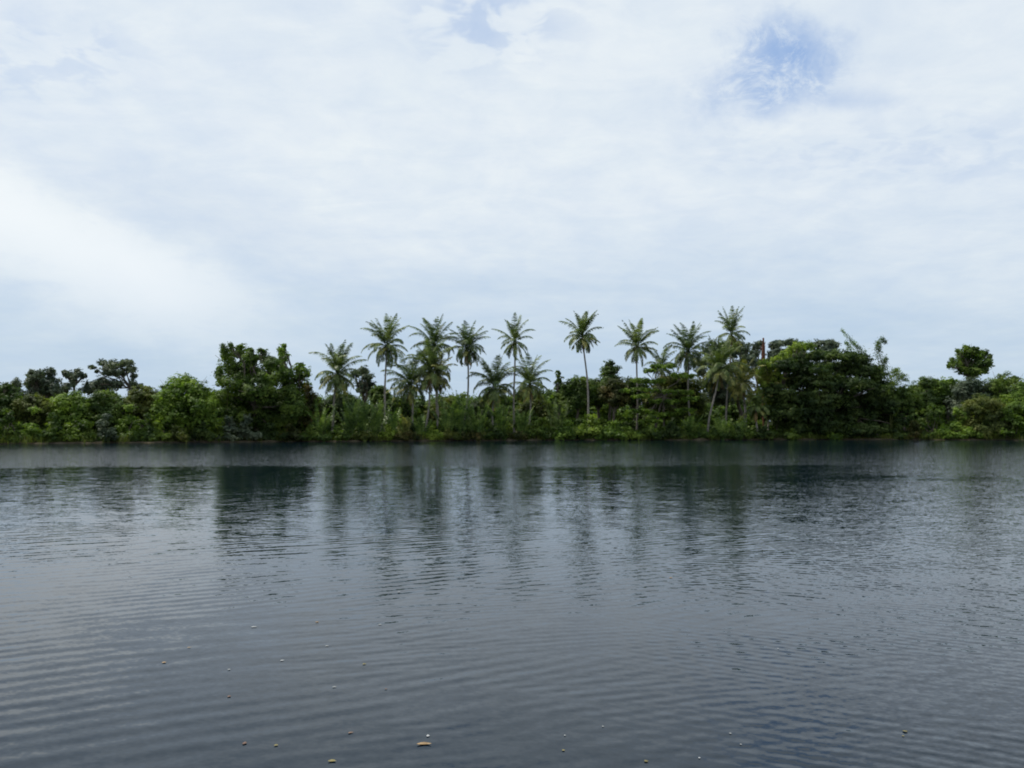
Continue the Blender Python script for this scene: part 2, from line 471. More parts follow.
S = t.vm('SCALE', micro, None, t.m('ADD', .07, t.m('MULTIPLY', wind, .34)))
S = t.vm('ADD', S, t.vm('SCALE', micro2, None, t.m('ADD', .06, t.m('MULTIPLY', wind, .42))))
S = t.vm('ADD', S, t.vm('SCALE', micro3, None, t.m('ADD', .058, t.m('MULTIPLY', wind, .04))))
rt = t.ss(az, .0, .35)
w_r = t.vm('SCALE', t.vm('ADD', wave(.20, 30, .075, 7.0, .7, 3.1), wave(.31, 17, .05, 8.0, .45, 63.0)), None, rt)
w_c = t.vm('SCALE', t.vm('ADD', wave(.33, -33, .060, 8.0, .45, 11.7), wave(.22, -14, .05, 7.0, .7, 27.0)), None, t.ss(az, -.40, -.05))
w_l = t.vm('SCALE', t.vm('ADD', wave(.38, -30, .055, 8.0, .40, 40.3), wave(.60, -16, .035, 8.0, .25, 51.0)), None, t.ss(az, .2, -.2))
wv = t.vm('ADD', w_r, t.vm('ADD', w_c, w_l))
S = t.vm('ADD', S, t.vm('SCALE', wv, None, t.m('ADD', .30, t.m('MULTIPLY', near, .28))))
sx, sy, sz = t.xyz(S)
N = t.vm('NORMALIZE', t.cxyz(t.m('MULTIPLY', sx, -1.5), t.m('MULTIPLY', sy, -1.0), 1.0))
p = t.new('ShaderNodeBsdfPrincipled')
p.inputs['Base Color'].default_value = (.0012, .0075, .0150, 1)
p.inputs['Roughness'].default_value = .045; p.inputs['IOR'].default_value = 1.27; p.inputs['Specular Tint'].default_value = (.72, .90, 1.0, 1)
t.l.new(N, p.inputs['Normal']); t.l.new(p.outputs[0], out.inputs[0])
M['water'] = m
g = Geo(); B = 4000.0
xs = [-B, -300, -100, 0, 100, 300, B]; ys = [-B, -50, 0, 60, 130, 400]
vv = [(x, y, 0) for y in ys for x in xs]
qq = [(j * 7 + i, j * 7 + i + 1, j * 7 + i + 8, j * 7 + i + 7) for j in range(5) for i in range(6)]
g.add(vv, qq); tag(g.build('water', M['water']), 'dark rippled river water reflecting the sky and palms', kind='structure')

# ground -----------------------------------------------------------
m, t, out = new_mat('bank_earth')
pp = t.new('ShaderNodeNewGeometry').outputs['Position']
n1 = t.noise(pp, .8, 4, .6)
col = t.mix(t.ss(n1, .35, .65), (.045, .036, .022, 1), (.10, .085, .055, 1))
zz = t.xyz(pp)[2]
col = t.mix(t.m('MULTIPLY', t.ss(t.noise(pp, .5, 3), .4, .6), t.ss(zz, .3, .7)), col, (.045, .07, .02, 1))
p = t.new('ShaderNodeBsdfPrincipled'); t.put(p.inputs['Base Color'], col); p.inputs['Roughness'].default_value = .95; p.inputs['Specular IOR Level'].default_value = 0
t.l.new(p.outputs[0], out.inputs[0]); M['earth'] = m
rng = np.random.default_rng(5)
cols = list(range(-2600, 3700, 12)); rows = [(-5, -1.4), (-1.2, -.35), (-.1, .02), (.5, .22), (1.6, .36), (5, .7), (20, 1.0), (80, 1.2), (400, 1.4), (6000, 2.0)]
vv = []
for r_, (dd, z) in enumerate(rows):
    for pxx in cols:
        d0 = bank(pxx) + (.5 * math.sin(pxx * .07) + .4 * math.sin(pxx * .23 + 1) + rng.normal() * .15 if r_ < 5 else 0)
        D = d0 + dd; x = (pxx - 512) / F * bank(pxx) if dd < 400 else (pxx - 512) / F * D * .8
        vv.append((x, D, z + (rng.normal() * .04 if 1 < r_ < 7 else 0)))
n = len(cols)
qq = [(j * n + i, j * n + i + 1, j * n + n + i + 1, j * n + n + i) for j in range(len(rows) - 1) for i in range(n - 1)]
g = Geo(); g.add(vv, qq); tag(g.build('ground', M['earth'], None, True), 'low earth river bank and land behind it', kind='structure')

# ================================================================== TREES
bt = broad_tree
FT = 'tall trees standing out behind the thicket'
# far left skyline
bt('tree', 'small dark tree poking up at the far left end of the skyline', 'tree', 13, 165, [(12, 388, 6, 6), (17, 384, 4, 5), (8, 392, 7, 6), (20, 394, 6, 6)], M['grey'], 11, 1.5, group=FT)
bt('tree', 'broad dark crown left of the small vase-shaped tree', 'tree', 45, 172,
   [(32, 377, 5, 5), (41, 374, 7, 5), (50, 373, 5, 4), (36, 385, 8, 7), (48, 383, 9, 8), (57, 389, 8, 7), (28, 384, 4, 4), (42, 394, 14, 7), (64, 389, 6, 5), (68, 386, 3, 3), (31, 372, 2.5, 2), (52, 370.5, 2.5, 2)], M['grey'], 12, 2.5, group=FT, leaf=.42)
bt('tree', 'small vase-shaped tree with flat top between two broader crowns', 'tree', 74, 176,
   [(68, 374, 4.6, 2.6), (74, 377, 4, 3), (79, 373, 4.5, 3.6), (83, 376, 2.8, 2), (73, 382, 3, 4), (65, 372, 2.2, 1.4), (77, 370.5, 2, 1.5)], M['grey'], 13, 1.2, group=FT, fork=(74, 386), leaf=.42, dens=1.15)
bt('tree', 'tall layered umbrella tree with a loose sprig on its left side', 'tree', 131, 178,
   [(102, 363, 4.5, 3.2), (111, 365, 8, 4), (122, 363.5, 7, 3), (128, 361.5, 5, 2), (107, 371, 6, 4), (119, 372, 9, 4), (131, 368, 5, 4.5), (134, 376, 3, 2.2), (92, 367, 3.2, 1.5), (97, 371, 1.2, .8),
    (92, 384, 8, 4), (104, 382, 8, 5), (98, 389, 14, 5), (116, 384, 7, 5), (133, 383, 2.8, 4), (139, 386, 4.5, 2.5), (133, 391, 2.6, 6)], M['grey'], 14, 2.2, group=FT, fork=(131, 388), leaf=.4, dens=1.1, subr=.3)
# left thicket, second row
TH = 'thicket trees behind the bank bushes'
def tree_row(label, px, top, w, kind, dD, seed, **kw):
    s = [(px, top + w * .17, w * .26, w * .17), (px - w * .3, top + w * .33, w * .22, w * .19), (px + w * .3, top + w * .31, w * .22, w * .2),
         (px - .12 * w, top + w * .42, w * .28, w * .2), (px + .15 * w, top + w * .48, w * .28, w * .2), (px - w * .4, top + w * .58, w * .17, w * .2),
         (px + w * .42, top + w * .55, w * .17, w * .2), (px, top + w * .72, w * .4, w * .2), (px - .2 * w, top + w * .2, w * .12, w * .1), (px + .18 * w, top + w * .1, w * .1, w * .08)]
    rg = random.Random(seed)
    s = [(a + rg.uniform(-.06, .06) * w, b + rg.uniform(-.03, .05) * w, c * rg.uniform(.85, 1.15), d * rg.uniform(.85, 1.15)) for a, b, c, d in s]
    kw.setdefault('group', TH)
    return bt('tree', label, 'tree', px, bank(px) + dD, s, M[kind], seed, w * mpp(130) * .28, **kw)
tree_row('rounded green thicket tree at the far left edge of the bank', 2, 384, 34, 'mid', 9, 21)
tree_row('yellowish green thicket tree below the small far-left dark tree', 30, 394, 34, 'olive', 7, 22)
tree_row('green thicket tree directly below the small vase-shaped tree', 70, 391, 40, 'bright', 7, 23)
tree_row('green thicket tree below the tall layered umbrella tree', 104, 390, 38, 'mid', 6, 24)
tree_row('rusty tinged thicket tree just right of the umbrella tree trunk', 142, 386, 34, 'olive', 8, 25)
bt('tree', 'rounded mound-shaped green tree left of the big dark tree', 'tree', 187, bank(187) + 4,
   [(178, 383, 10, 6), (188, 382, 9, 6), (197, 387, 10, 7), (170, 390, 10, 7), (206, 393, 8, 7), (185, 393, 16, 8), (163, 398, 8, 7), (176, 405, 15, 8), (200, 405, 14, 9), (212, 403, 7, 8), (165, 415, 12, 8), (187, 418, 16, 9), (207, 419, 13, 9), (186, 378, 3, 2), (158, 405, 6, 6)],
   M['bright'], 26, 3, group=TH, layers=2)
bt('tree', 'big dark ragged-topped tree with pale feathery sprays on top', 'tree', 258, bank(258) + 5,
   [(228, 356, 8, 6), (240, 352, 8, 5.5), (252, 358, 9, 6), (264, 357, 7, 5), (273, 364, 9, 7), (233, 368, 11, 7), (250, 372, 13, 8), (268, 378, 13, 8), (224, 380, 8, 6), (240, 386, 15, 9), (262, 392, 18, 10),
    (283, 374, 9, 7), (228, 397, 11, 9), (247, 402, 15, 9), (272, 406, 17, 10), (290, 392, 11, 9), (292, 408, 11, 9), (235, 414, 14, 8), (258, 420, 18, 9), (283, 421, 15, 8), (224, 350, 3, 3), (240, 346.5, 3.5, 2), (231, 345.5, 2, 1.8), (219, 372, 3, 6), (262, 350.5, 4, 1.8), (249, 350, 4, 2.2), (246, 364, 10, 6), (246, 374, 16, 7)],
   M['mid'], 27, 4, group=TH, leaf=.32, trunk_r=.4, dens=1.1, layers=2, subr=.36, inner=.2)
bt('tree', 'lighter green feathery tree leaning on the big dark tree', 'tree', 300, bank(300) + 8,
   [(281, 350, 4, 4), (284, 357, 5, 5), (280, 364, 6, 5), (300, 367, 6, 4), (306, 372, 4, 5), (296, 376, 9, 6), (290, 384, 9, 7), (304, 386, 6, 7), (298, 398, 9, 8), (306, 402, 5, 9), (284, 345.5, 2, 1.6)],
   M['bright'], 28, 2, group=TH, leaf=.34, subr=.3, droop=.9, dens=.8)
bt('tree', 'slim green tree with a few rusty leaves left of the first coconut palm', 'tree', 309, bank(309) + 6,
   [(308, 388, 4, 4), (311, 397, 6, 6), (306, 408, 8, 7), (316, 409, 7, 8), (309, 420, 10, 8)], M['rust'], 29, 1.5, group=TH)
# behind the palms
bt('tree', 'grey-green airy tree behind the first coconut palm', 'tree', 364, bank(364) + 30,
   [(356, 373, 5, 4), (363, 370, 5, 3.5), (367, 376, 5, 5), (370, 384, 5, 4), (362, 386, 7, 7), (372, 392, 6, 5)], M['grey'], 31, 2, group=FT, leaf=.4, subr=.3)
tree_row('dark green trees just right of the airy grey-green tree', 379, 386, 20, 'mid', 24, 32)
tree_row('leafy dark tree behind the leftmost coconut palm trunk', 341, 392, 34, 'dark', 14, 33)
tree_row('green tree showing between the tallest left palm and its short neighbour', 398, 396, 30, 'mid', 16, 34)
tree_row('olive thicket tree behind the cluster of four palms', 446, 397, 34, 'olive', 15, 35)
tree_row('dark thicket tree behind the short dark palm', 484, 397, 40, 'dark', 16, 36)
tree_row('dark olive thicket tree right of the slender tall palm', 534, 398, 36, 'olive', 15, 37)
bt('tree', 'narrow dark spire-shaped tree standing alone above the thicket', 'tree', 559, bank(559) + 14,
   [(558, 374, 2.6, 3.4), (560, 379, 3.6, 3), (557, 384, 4.2, 3), (562, 386, 4, 3), (559, 391, 6, 4), (556, 398, 8, 5), (563, 399, 7, 5)], M['mid'], 38, 1, group=FT, layers=1, dens=1.2)
tree_row('rounded green tree left of the tall palm with leaning trunk', 578, 376, 34, 'mid', 13, 39)
tree_row('deep green tree right of the tall palm with leaning trunk', 598, 377, 30, 'dark', 16, 40)
bt('tree', 'dark green tree with a pointed top between two tall palms', 'tree', 610, bank(610) + 15,
   [(609, 364, 4.5, 3.6), (613, 369, 6, 4), (606, 371, 4.5, 4), (610, 378, 9, 5), (611, 388, 10, 7)], M['mid'], 41, 1.6, group=FT)
tree_row('brownish green rounded tree below the pointed-top tree', 614, 379, 28, 'rust', 8, 42)
tree_row('dark green tree behind the upper left of the tiered tree', 634, 376, 30, 'dark', 17, 43)
tree_row('shadowed tree behind the tiered tree and the right palms', 676, 373, 50, 'olive', 15, 44)
# tiered (sea almond) tree
rng = np.random.default_rng(45)
D45 = bank(655) + 4
spec = []
for (cx, cy, w_) in [(662, 366, 22), (650, 370, 12), (683, 375, 22), (640, 380, 14), (655, 381, 20), (645, 390, 26), (676, 392, 34), (640, 396, 16), (628, 391, 14), (664, 401, 30), (690, 399, 16), (640, 411, 26), (626, 415, 14), (668, 414, 28), (650, 421, 22), (684, 410, 18)]:
    k = max(3, int(w_ / 4))
    for i in range(k):
        spec.append((cx - w_ / 2 + w_ * (i + .5) / k, cy + rng.uniform(-.8, .8), w_ / k * .75, 1.7))
bt('tree', 'bright green tiered tree with flat branch layers and leaning trunk', 'tree', 653, D45, spec, M['bright'], 45, 2.2, leaf=.34, flat=.55, inner=.05, subr=.42, sub=6, group=TH, fork=(664, 396), trunk_r=.2)
bt('tree', 'large grey-green spreading tree behind the twin right-hand palms', 'tree', 745, bank(740) + 22,
   [(708, 352, 8, 5), (718, 346, 9, 5), (742, 347, 9, 5), (747, 356, 8, 6), (729, 352, 10, 6), (703, 362, 6, 5), (714, 362, 9, 6), (740, 366, 11, 6), (754, 362, 5, 4), (752, 371, 6, 5), (700, 371, 6, 5), (722, 373, 12, 6), (735, 382, 14, 8), (712, 384, 12, 7), (722, 395, 18, 8)],
   M['grey'], 46, 4, group=FT, leaf=.42, trunk_r=.4, subr=.3, dens=1.15)
bt('tree', 'flat-topped umbrella tree just left of the bare dead trunk', 'tree', 756, 210,
   [(757, 346, 5, 3.6), (755, 352, 4, 4), (761, 343, 3, 2)], M['grey'], 47, 2, group=FT, leaf=.46)
bt('tree', 'wide flat-topped umbrella tree just right of the bare dead trunk', 'tree', 784, 212,
   [(773, 345, 5, 3.5), (781, 343, 6, 3), (790, 342.5, 6, 3), (797, 344, 5, 3), (778, 352, 6, 4), (788, 351, 5, 3), (770, 354, 3.5, 4), (799, 351, 6, 5), (775, 362, 9, 6), (790, 361, 9, 6)], M['grey'], 48, 2.5, group=FT, leaf=.46, trunk_r=.35)
bt('tree', 'distant umbrella tree peeping over the top of the massive dark tree', 'tree', 826, 214,
   [(818, 343, 5, 3), (826, 342, 6, 3), (834, 345, 5, 4), (824, 350, 9, 5), (812, 346, 3, 3)], M['grey'], 49, 2.5, group=FT, leaf=.46, trunk_r=.35)
bt('tree', 'yellow-green tree squeezed between the dead trunk and the massive tree', 'tree', 778, bank(778) + 6,
   [(786, 354, 6, 5), (793, 349, 6, 5), (800, 346, 6, 4), (810, 346, 6, 4), (778, 361, 6, 5), (770, 366, 6, 6), (763, 363, 5, 4.5), (762, 372, 6, 6), (776, 376, 8, 8), (768, 388, 7, 8), (772, 402, 7, 8), (763, 379, 5, 6)], M['lime'], 50, 2, group=TH, dens=.85, subr=.3)
# massive dark tree overhanging the water
D51 = bank(825) + 5
bt('tree', 'massive dark domed tree whose foliage overhangs the water', 'tree', 830, D51,
   [(800, 357, 11, 5), (815, 355, 12, 4.5), (832, 355, 12, 4), (848, 356, 12, 4.5), (860, 359, 9, 5), (786, 365, 10, 6), (803, 367, 13, 7), (823, 367, 14, 7), (843, 367, 14, 7), (862, 369, 12, 7), (877, 372, 8, 7),
    (776, 378, 9, 7), (793, 380, 13, 8), (813, 381, 15, 8), (835, 381, 15, 8), (857, 383, 14, 8), (876, 385, 11, 8), (889, 388, 8, 8), (772, 392, 9, 8), (786, 396, 13, 9), (806, 397, 15, 9), (828, 398, 15, 9), (850, 399, 15, 9), (872, 401, 14, 9), (890, 403, 9, 9),
    (777, 409, 12, 9), (797, 412, 14, 9), (818, 413, 15, 9), (842, 414, 15, 9), (864, 415, 15, 9), (885, 417, 12, 9), (782, 423, 12, 7), (802, 426, 13, 7), (825, 427, 14, 7), (850, 428, 14, 7), (872, 429, 13, 6), (888, 430, 10, 6)],
   M['dark'], 51, 5.0, group=TH, leaf=.30, trunk_r=.55, dens=1.1, flat=.6, subr=.34, layers=3, inner=.25)
# right bank
bt('tree', 'lone round-crowned tree standing high above the right thicket', 'tree', 971, 168,
   [(969, 352, 8, 5), (961, 356, 7, 5), (978, 355, 7, 5), (985, 353, 3, 2.4), (955, 363, 5, 5), (967, 364, 10, 6), (981, 363, 8, 6), (988, 363, 4, 4), (962, 370, 7, 4), (975, 371, 9, 4), (984, 370, 5, 3.5), (971, 376, 6, 2), (952, 361, 2, 3), (957, 351, 2, 1.8), (966, 347.5, 3, 2), (975, 349, 3, 2), (990, 357, 2, 2), (949, 366, 1.6, 1.6)],
   M['mid'], 61, 3, group=FT, layers=2, trunk_r=.34, fork=(971, 378), leaf=.38, dens=1.1)
tree_row('thicket tree with feathery top just right of the massive dark tree', 904, 387, 30, 'mid', 5, 62)
tree_row('green tree with small pointed crest on the right thicket', 928, 377, 34, 'mid', 12, 63)
tree_row('green tree just left of the lone round-crowned tree', 948, 378, 28, 'bright', 12, 64)
tree_row('greyish brown bare-looking tree beneath the lone round crown', 972, 379, 40, 'grey', 10, 65)
tree_row('broad green hummock-shaped tree near the right edge', 1006, 375, 42, 'mid', 10, 66)
tree_row('sunlit yellow-green tree below the lone round-crowned tree', 985, 396, 46, 'olive', 4, 67)
tree_row('green tree at the extreme right edge of the bank', 1028, 386, 44, 'bright', 6, 68)
tree_row('shrubby green tree beyond the right edge of the frame', 1064, 384, 50, 'mid', 7, 69)
tree_row('shrubby green tree beyond the left edge of the frame', -34, 384, 50, 'mid', 8, 70)

# bamboo sprays out of the massive tree
def bamboo(label, base, D, tips, seed, mat='bright'):
    rng = np.random.default_rng(seed)
    b = at(base, 420, D); gz = ground_z(D, base); b[2] = gz
    root = empty('bamboo', b, label, 'bamboo', 'bamboo around the massive tree')
    g = Geo(); cu = Geo()
    for (pts, w) in tips:
        ctrl = np.array([b + np.array([rng.normal() * .3, rng.normal() * .3, -.1])] + [at(x, y, D + rng.uniform(-.4, .4)) for x, y in pts])
        k = np.linspace(0, len(ctrl) - 1, 40); f = np.stack([np.interp(k, range(len(ctrl)), ctrl[:, i]) for i in range(3)], 1)
        for _ in range(3): f[1:-1] = (f[:-2] + f[1:-1] * 2 + f[2:]) / 4
        tube(cu, f, np.linspace(.07, .012, 40), 6)
        n = 420
        i = rng.integers(14, 40, n); side = rng.normal(size=(n, 3)) * (w * (1.1 - i / 46))[:, None]
        c = f[i] + side + rng.normal(size=(n, 3)) * .12
        leaves(g, c, norm(rng.normal(size=(n, 3)) + np.array([0, 0, .8])), rng.uniform(.25, .5, n), .28, rng, None, 1.2)
    g.build('foliage', M[mat], root); cu.build('culm', M['culm'], root, True)
bamboo('slender bamboo spray leaning left above the massive dark tree', 866, D51 + 1, [([(868, 370), (856, 346), (842, 330)], .55), ([(872, 370), (864, 352), (852, 342)], .6), ([(866, 372), (852, 352), (846, 342)], .5)], 71)
bamboo('arching bamboo spray curling right at the shoulder of the massive tree', 884, D51 + 1, [([(880, 372), (876, 348), (882, 338), (886, 343)], .5), ([(884, 372), (879, 352), (878, 342)], .6), ([(888, 380), (884, 364), (886, 358)], .6)], 72, 'mid')
bamboo('pale feathery bamboo spray right of the massive dark tree', 893, D51 - 1, [([(890, 390), (895, 374), (905, 376)], .8), ([(893, 392), (899, 377), (908, 381)], .6), ([(890, 388), (893, 372), (898, 370)], .6)], 73, 'lime')
bamboo('bamboo culms with pale sprays rising from the top of the big dark left tree', 226, bank(226) + 4, [([(228, 372), (226, 352), (222, 345)], .5), ([(230, 372), (232, 352), (230, 344)], .6)], 74, 'mid')

# ================================================================== PALMS
palm('leftmost coconut palm, low wide crown of pale drooping fronds', 331, 5, 337, 375, 5.0, 101, n=26, mat='palm', ll=1.0, low=-40, old=10, droop=1.15, r=.2)
palm('tall straight coconut palm with full crown, second from the left', 385, 5, 386, 347, 4.7, 102, n=27, mat='palm', low=-62, old=4, droop=1.0)
palm('tall coconut palm behind the cluster, its narrow crown topmost of four', 439, 12, 434, 347, 4.9, 103, n=24, mat='palmd', top=86, low=-40, old=3, up=.65)
palm('coconut palm with low dark crown left in the cluster of four', 414, 8, 411, 386, 5.4, 104, n=24, mat='palmd', top=84, low=-35, old=6, ll=1.0)
palm('coconut palm with slightly leaning pale trunk in the middle of the cluster', 426, 6, 431, 373, 5.2, 105, n=24, mat='palm', top=84, low=-40, old=6, ll=1.0)
palm('coconut palm with small yellowing crown at right of the cluster', 437, 6, 438, 377, 3.6, 106, n=18, mat='palmy', low=-55, old=6, top=70)
palm('coconut palm with curved trunk and dense dark crown above the short palm', 459, 9, 467, 350, 4.4, 107, n=27, mat='palmd', low=-60, old=3, bend=.9)
palm('short dark coconut palm with upright brush of fronds beside slender tall palm', 492, 7, 494, 388, 5.3, 108, n=24, mat='palmd', top=86, low=-25, old=5, up=.8, ll=1.0)
palm('slender tall coconut palm with sparse separated fronds', 514, 6, 514.5, 342, 4.1, 109, n=19, mat='palm', low=-58, old=3, dead=2, ll=.7, droop=.95)
palm('low spreading coconut palm right of the slender tall palm', 530, 7, 530, 386, 5.0, 110, n=24, mat='palm', top=84, low=-25, old=8, ll=.9, up=.7)
palm('tall coconut palm alone at mid bank, trunk leaning, ragged tan crown', 589, 5, 583, 337, 4.2, 111, n=25, mat='palm', low=-62, old=6, droop=.95, bend=.2)
palm('tall coconut palm rising behind the tiered tree, even star-shaped crown', 637, 9, 637.5, 347, 4.4, 112, n=24, mat='palm', low=-62, old=4, droop=.8)
palm('short thin coconut palm half hidden between two taller ones', 664, 16, 661, 368, 4.0, 113, n=16, mat='palmd', top=84, low=-20, old=2, up=.8, nuts=False)
palm('coconut palm with dense narrow crown left of the twin right palms', 690, 10, 687.5, 353, 5.0, 114, n=28, mat='palmd', low=-62, old=6, up=.6)
palm('tallest coconut palm at right with ragged crown and bare upright spear', 725, 7, 731, 335, 4.2, 115, n=19, mat='palm', low=-60, old=4, spear=True, ll=.75, droop=.9)
palm('coconut palm with curved leaning trunk in front of the tallest right palm', 707, 3, 720.5, 371, 5.3, 116, n=26, mat='palm', top=84, low=-30, old=8, ll=1.0, bend=-.3, r=.2)
palm('short coconut palm with dry hanging fronds right of the twin palms', 746, 5, 743, 384, 4.8, 117, n=17, mat='palmy', low=-50, old=8, dead=8, r=.3, nuts=False)
palm('young yellow-green palm under the bare dead trunk', 768, 5, 766, 392, 4.6, 118, n=16, mat='palmy', top=86, low=5, old=0, dead=0, nuts=False, r=.14, up=.8, droop=.8)
palm('low palm with half-dead fronds beneath the young yellow-green palm', 757, 3, 756, 408, 3.6, 119, n=16, mat='palm', low=-20, old=5, dead=4, nuts=False)
# bare dead trunk
D = bank(763) + 9; b = at(764, 420, D); b[2] = .7
root = empty('dead_palm_trunk', b, 'bare reddish brown headless trunk sticking above the treetops', 'dead tree')
c = at(763.3, 338, D); s = np.linspace(0, 1, 22)[:, None]; pts = b + (c - b) * s
g = Geo(); tube(g, pts, .33 + .04 * np.sin(np.arange(22) * 2.1) + .03 * np.cos(np.arange(22) * 1.1) - .16 * np.linspace(0, 1, 22) ** 8, 11)
g.build('trunk', M['redbark'], root, True)
g = Geo(); rng = np.random.default_rng(3)
for i in range(9):
    a = rng.uniform(0, 2 * PI); h = rng.uniform(.3, 3.4)
    g = Geo(); o = c + np.array([math.cos(a) * .28, math.sin(a) * .28, -h]); tube(g, [o, o + np.array([math.cos(a) * .16, math.sin(a) * .16, .18]), o + np.array([math.cos(a) * .2, math.sin(a) * .2, .42])], [.07, .06, .02], 5); g.build('broken_frond_base', M['redbark'], root, True)

# nipa palms and young palms on the bank
for i, (label, px, dD, top, n, mat) in enumerate([
    ('feathery nipa palm clump under the leftmost coconut palm', 322, 3, 405, 11, 'nipa'),
    ('upright nipa clump right of the leftmost coconut palm trunk', 350, 3.5, 399, 14, 'nipa'),
    ('tall nipa clump midway between the first two coconut palms', 364, 3, 397, 14, 'nipa'),
    ('nipa clump touching the straight tall palm trunk on its left', 376, 4, 403, 12, 'nipa'),
    ('short nipa clump directly right of the straight tall palm trunk', 393, 3, 408, 12, 'nipa'),
    ('bright banana-like clump of broad fronds in front of the cluster', 404, 1.5, 416, 11, 'palmy'),
    ('green nipa clump at the foot of the leaning pale trunk', 421, 1.5, 416, 12, 'nipa'),
    ('spiky nipa clump at the foot of the palm with yellowing crown', 447, 3, 401, 14, 'nipa'),
    ('dense dark nipa clump under the curved-trunk palm', 461, 3.5, 396, 15, 'nipa'),
    ('wide nipa clump below the short dark palm', 478, 3, 404, 14, 'nipa'),
    ('nipa clump left of the slender tall palm trunk', 500, 3, 406, 13, 'nipa'),
    ('nipa clump right of the slender tall palm trunk', 522, 2.5, 410, 13, 'nipa'),
    ('small fan of pale fronds below the narrow spire tree', 558, 2.5, 402, 11, 'palm'),
    ('leafy low nipa clump below the curved leaning trunk', 722, 1.5, 418, 12, 'nipa'),
    ('low bright nipa clump right of the curved leaning trunk', 739, 1.5, 420, 12, 'nipa'),
    ('low dark nipa clump in the shade of the tiered tree', 690, 2, 416, 12, 'nipa')]):
    nipa(label, px, dD * .45 + .2, top, 200 + i, n=n + 1, mat=mat)

# ================================================================== BUSHES along the bank (front row)
for i, row in enumerate([
    ('bush beyond the left edge of the view', -45, 402, 44, 'mid', 2),
    ('bush beyond the left edge next to the frame', -14, 404, 34, 'bright', 2),
    ('dark green bush at the far left water edge', 10, 409, 30, 'mid', 2),
    ('light green bush second from the left on the bank', 32, 406, 30, 'bright', 2.5),
    ('low dark bush below the yellowish far-left thicket tree', 52, 413, 28, 'mid', 1.5),
    ('low yellow-green bush at the water below the vase-shaped tree', 68, 423, 22, 'lime', .8),
    ('rounded green bush below the vase-shaped tree', 82, 403, 32, 'mid', 3),
    ('grey-leaved bush at the water below the umbrella tree', 105, 413, 26, 'grey', 1),
    ('bright green bush right of the grey-leaved left bush', 128, 404, 32, 'bright', 2.5),
    ('dark bush at the water left of the mound-shaped tree', 146, 413, 26, 'mid', 1.4),
    ('bright low bush under the left flank of the mound-shaped tree', 158, 421, 22, 'lime', .8),
    ('olive low bush at the water under the mound-shaped tree', 178, 426, 26, 'olive', .6),
    ('dark bush in shade between mound-shaped tree and big dark tree', 202, 420, 28, 'dark', .9),
    ('grey-green bush left of two at the foot of the big dark tree', 229, 416, 24, 'grey', .9),
    ('large grey-green bush right of two at the foot of the big dark tree', 249, 414, 28, 'grey', .9),
    ('dark low bush at the water under the big dark tree', 272, 422, 28, 'dark', .7),
    ('low green bush with a rusty patch right of the big dark tree', 290, 424, 26, 'rust', .7),
    ('low green bush left of the leftmost coconut palm trunk', 312, 424, 26, 'mid', .8),
    ('low dark bush at the foot of the leftmost coconut palm', 336, 425, 26, 'mid', .8),
    ('low olive bush under the tall nipa clump', 362, 431, 24, 'olive', .6),
    ('small bright bush at the foot of the straight tall palm', 388, 423, 18, 'lime', 1),
    ('low brownish bush at the water under the cluster', 410, 430, 22, 'rust', .4),
    ('small lime green bush under the leaning pale trunk', 432, 425, 18, 'lime', .7),
    ('low olive bush at the water below the yellowing palm', 450, 429, 24, 'olive', .5),
    ('low tan bush at the water below the curved-trunk palm', 474, 431, 26, 'rust', .4),
    ('low dark bush at the water below the short dark palm', 497, 427, 24, 'mid', .7),
    ('low brown-green bush below the slender tall palm', 518, 431, 22, 'rust', .4),
    ('dark bush beneath the low spreading palm', 536, 420, 28, 'mid', 1.2),
    ('vivid green vine mound left of three before the mid bank palm', 566, 418, 32, 'bright', 1.2),
    ('tall vivid green vine mound, middle of three, before the mid bank palm', 590, 414, 32, 'lime', 1.2),
    ('vivid green vine mound right of three before the mid bank palm', 612, 419, 34, 'bright', 1),
    ('small lime bush at the water left of the tiered tree', 630, 426, 24, 'lime', .6),
    ('shaded bush under the left side of the tiered tree', 650, 424, 26, 'mid', .8),
    ('shaded dark bush under the right side of the tiered tree', 672, 421, 28, 'dark', 1),
    ('low green bush left of the curved leaning trunk foot', 696, 425, 24, 'mid', .7),
    ('low leafy bush right of the curved leaning trunk foot', 716, 428, 24, 'mid', .6),
    ('low green bush under the short palm with dry fronds', 742, 427, 26, 'mid', .6),
    ('dark low bush left of the massive tree at the water', 764, 425, 22, 'dark', .7),
    ('small bright bush at the water under the massive tree, left part', 792, 429, 18, 'mid', -1.0),
    ('tiny light green plant at the water under the massive tree, middle', 836, 434, 14, 'bright', -.4),
    ('dark bush at the water right of the massive tree', 902, 414, 24, 'dark', 1.4),
    ('reddish brown twiggy bush right of the massive tree', 914, 420, 20, 'rust', 1),
    ('green bush right of the reddish twiggy bush', 932, 404, 28, 'mid', 2.5),
    ('low bright bush at the water below the crested right tree', 946, 425, 26, 'bright', .6),
    ('tall green bush left of the shaded hollow on the right bank', 958, 408, 28, 'bright', 2),
    ('low light green bush at the water inside the right-bank hollow', 970, 426, 26, 'bright', .6),
    ('dark bush behind the strip of bare earth on the right bank', 990, 412, 32, 'dark', 2.4),
    ('bright rounded bush near the right edge of the bank', 1010, 408, 30, 'bright', 1.4),
    ('bright green bush at the right edge of the frame', 1030, 404, 32, 'bright', 1.2),
    ('bush beyond the right edge next to the frame', 1058, 406, 36, 'mid', 1.5),
    ('bush beyond the right edge of the view', 1090, 402, 40, 'bright', 2)]):
    big = 'vine' in row[0]
    bush(*row, 300 + i, leaf=.38 if big else .29, aspect=.8 if big else .55)

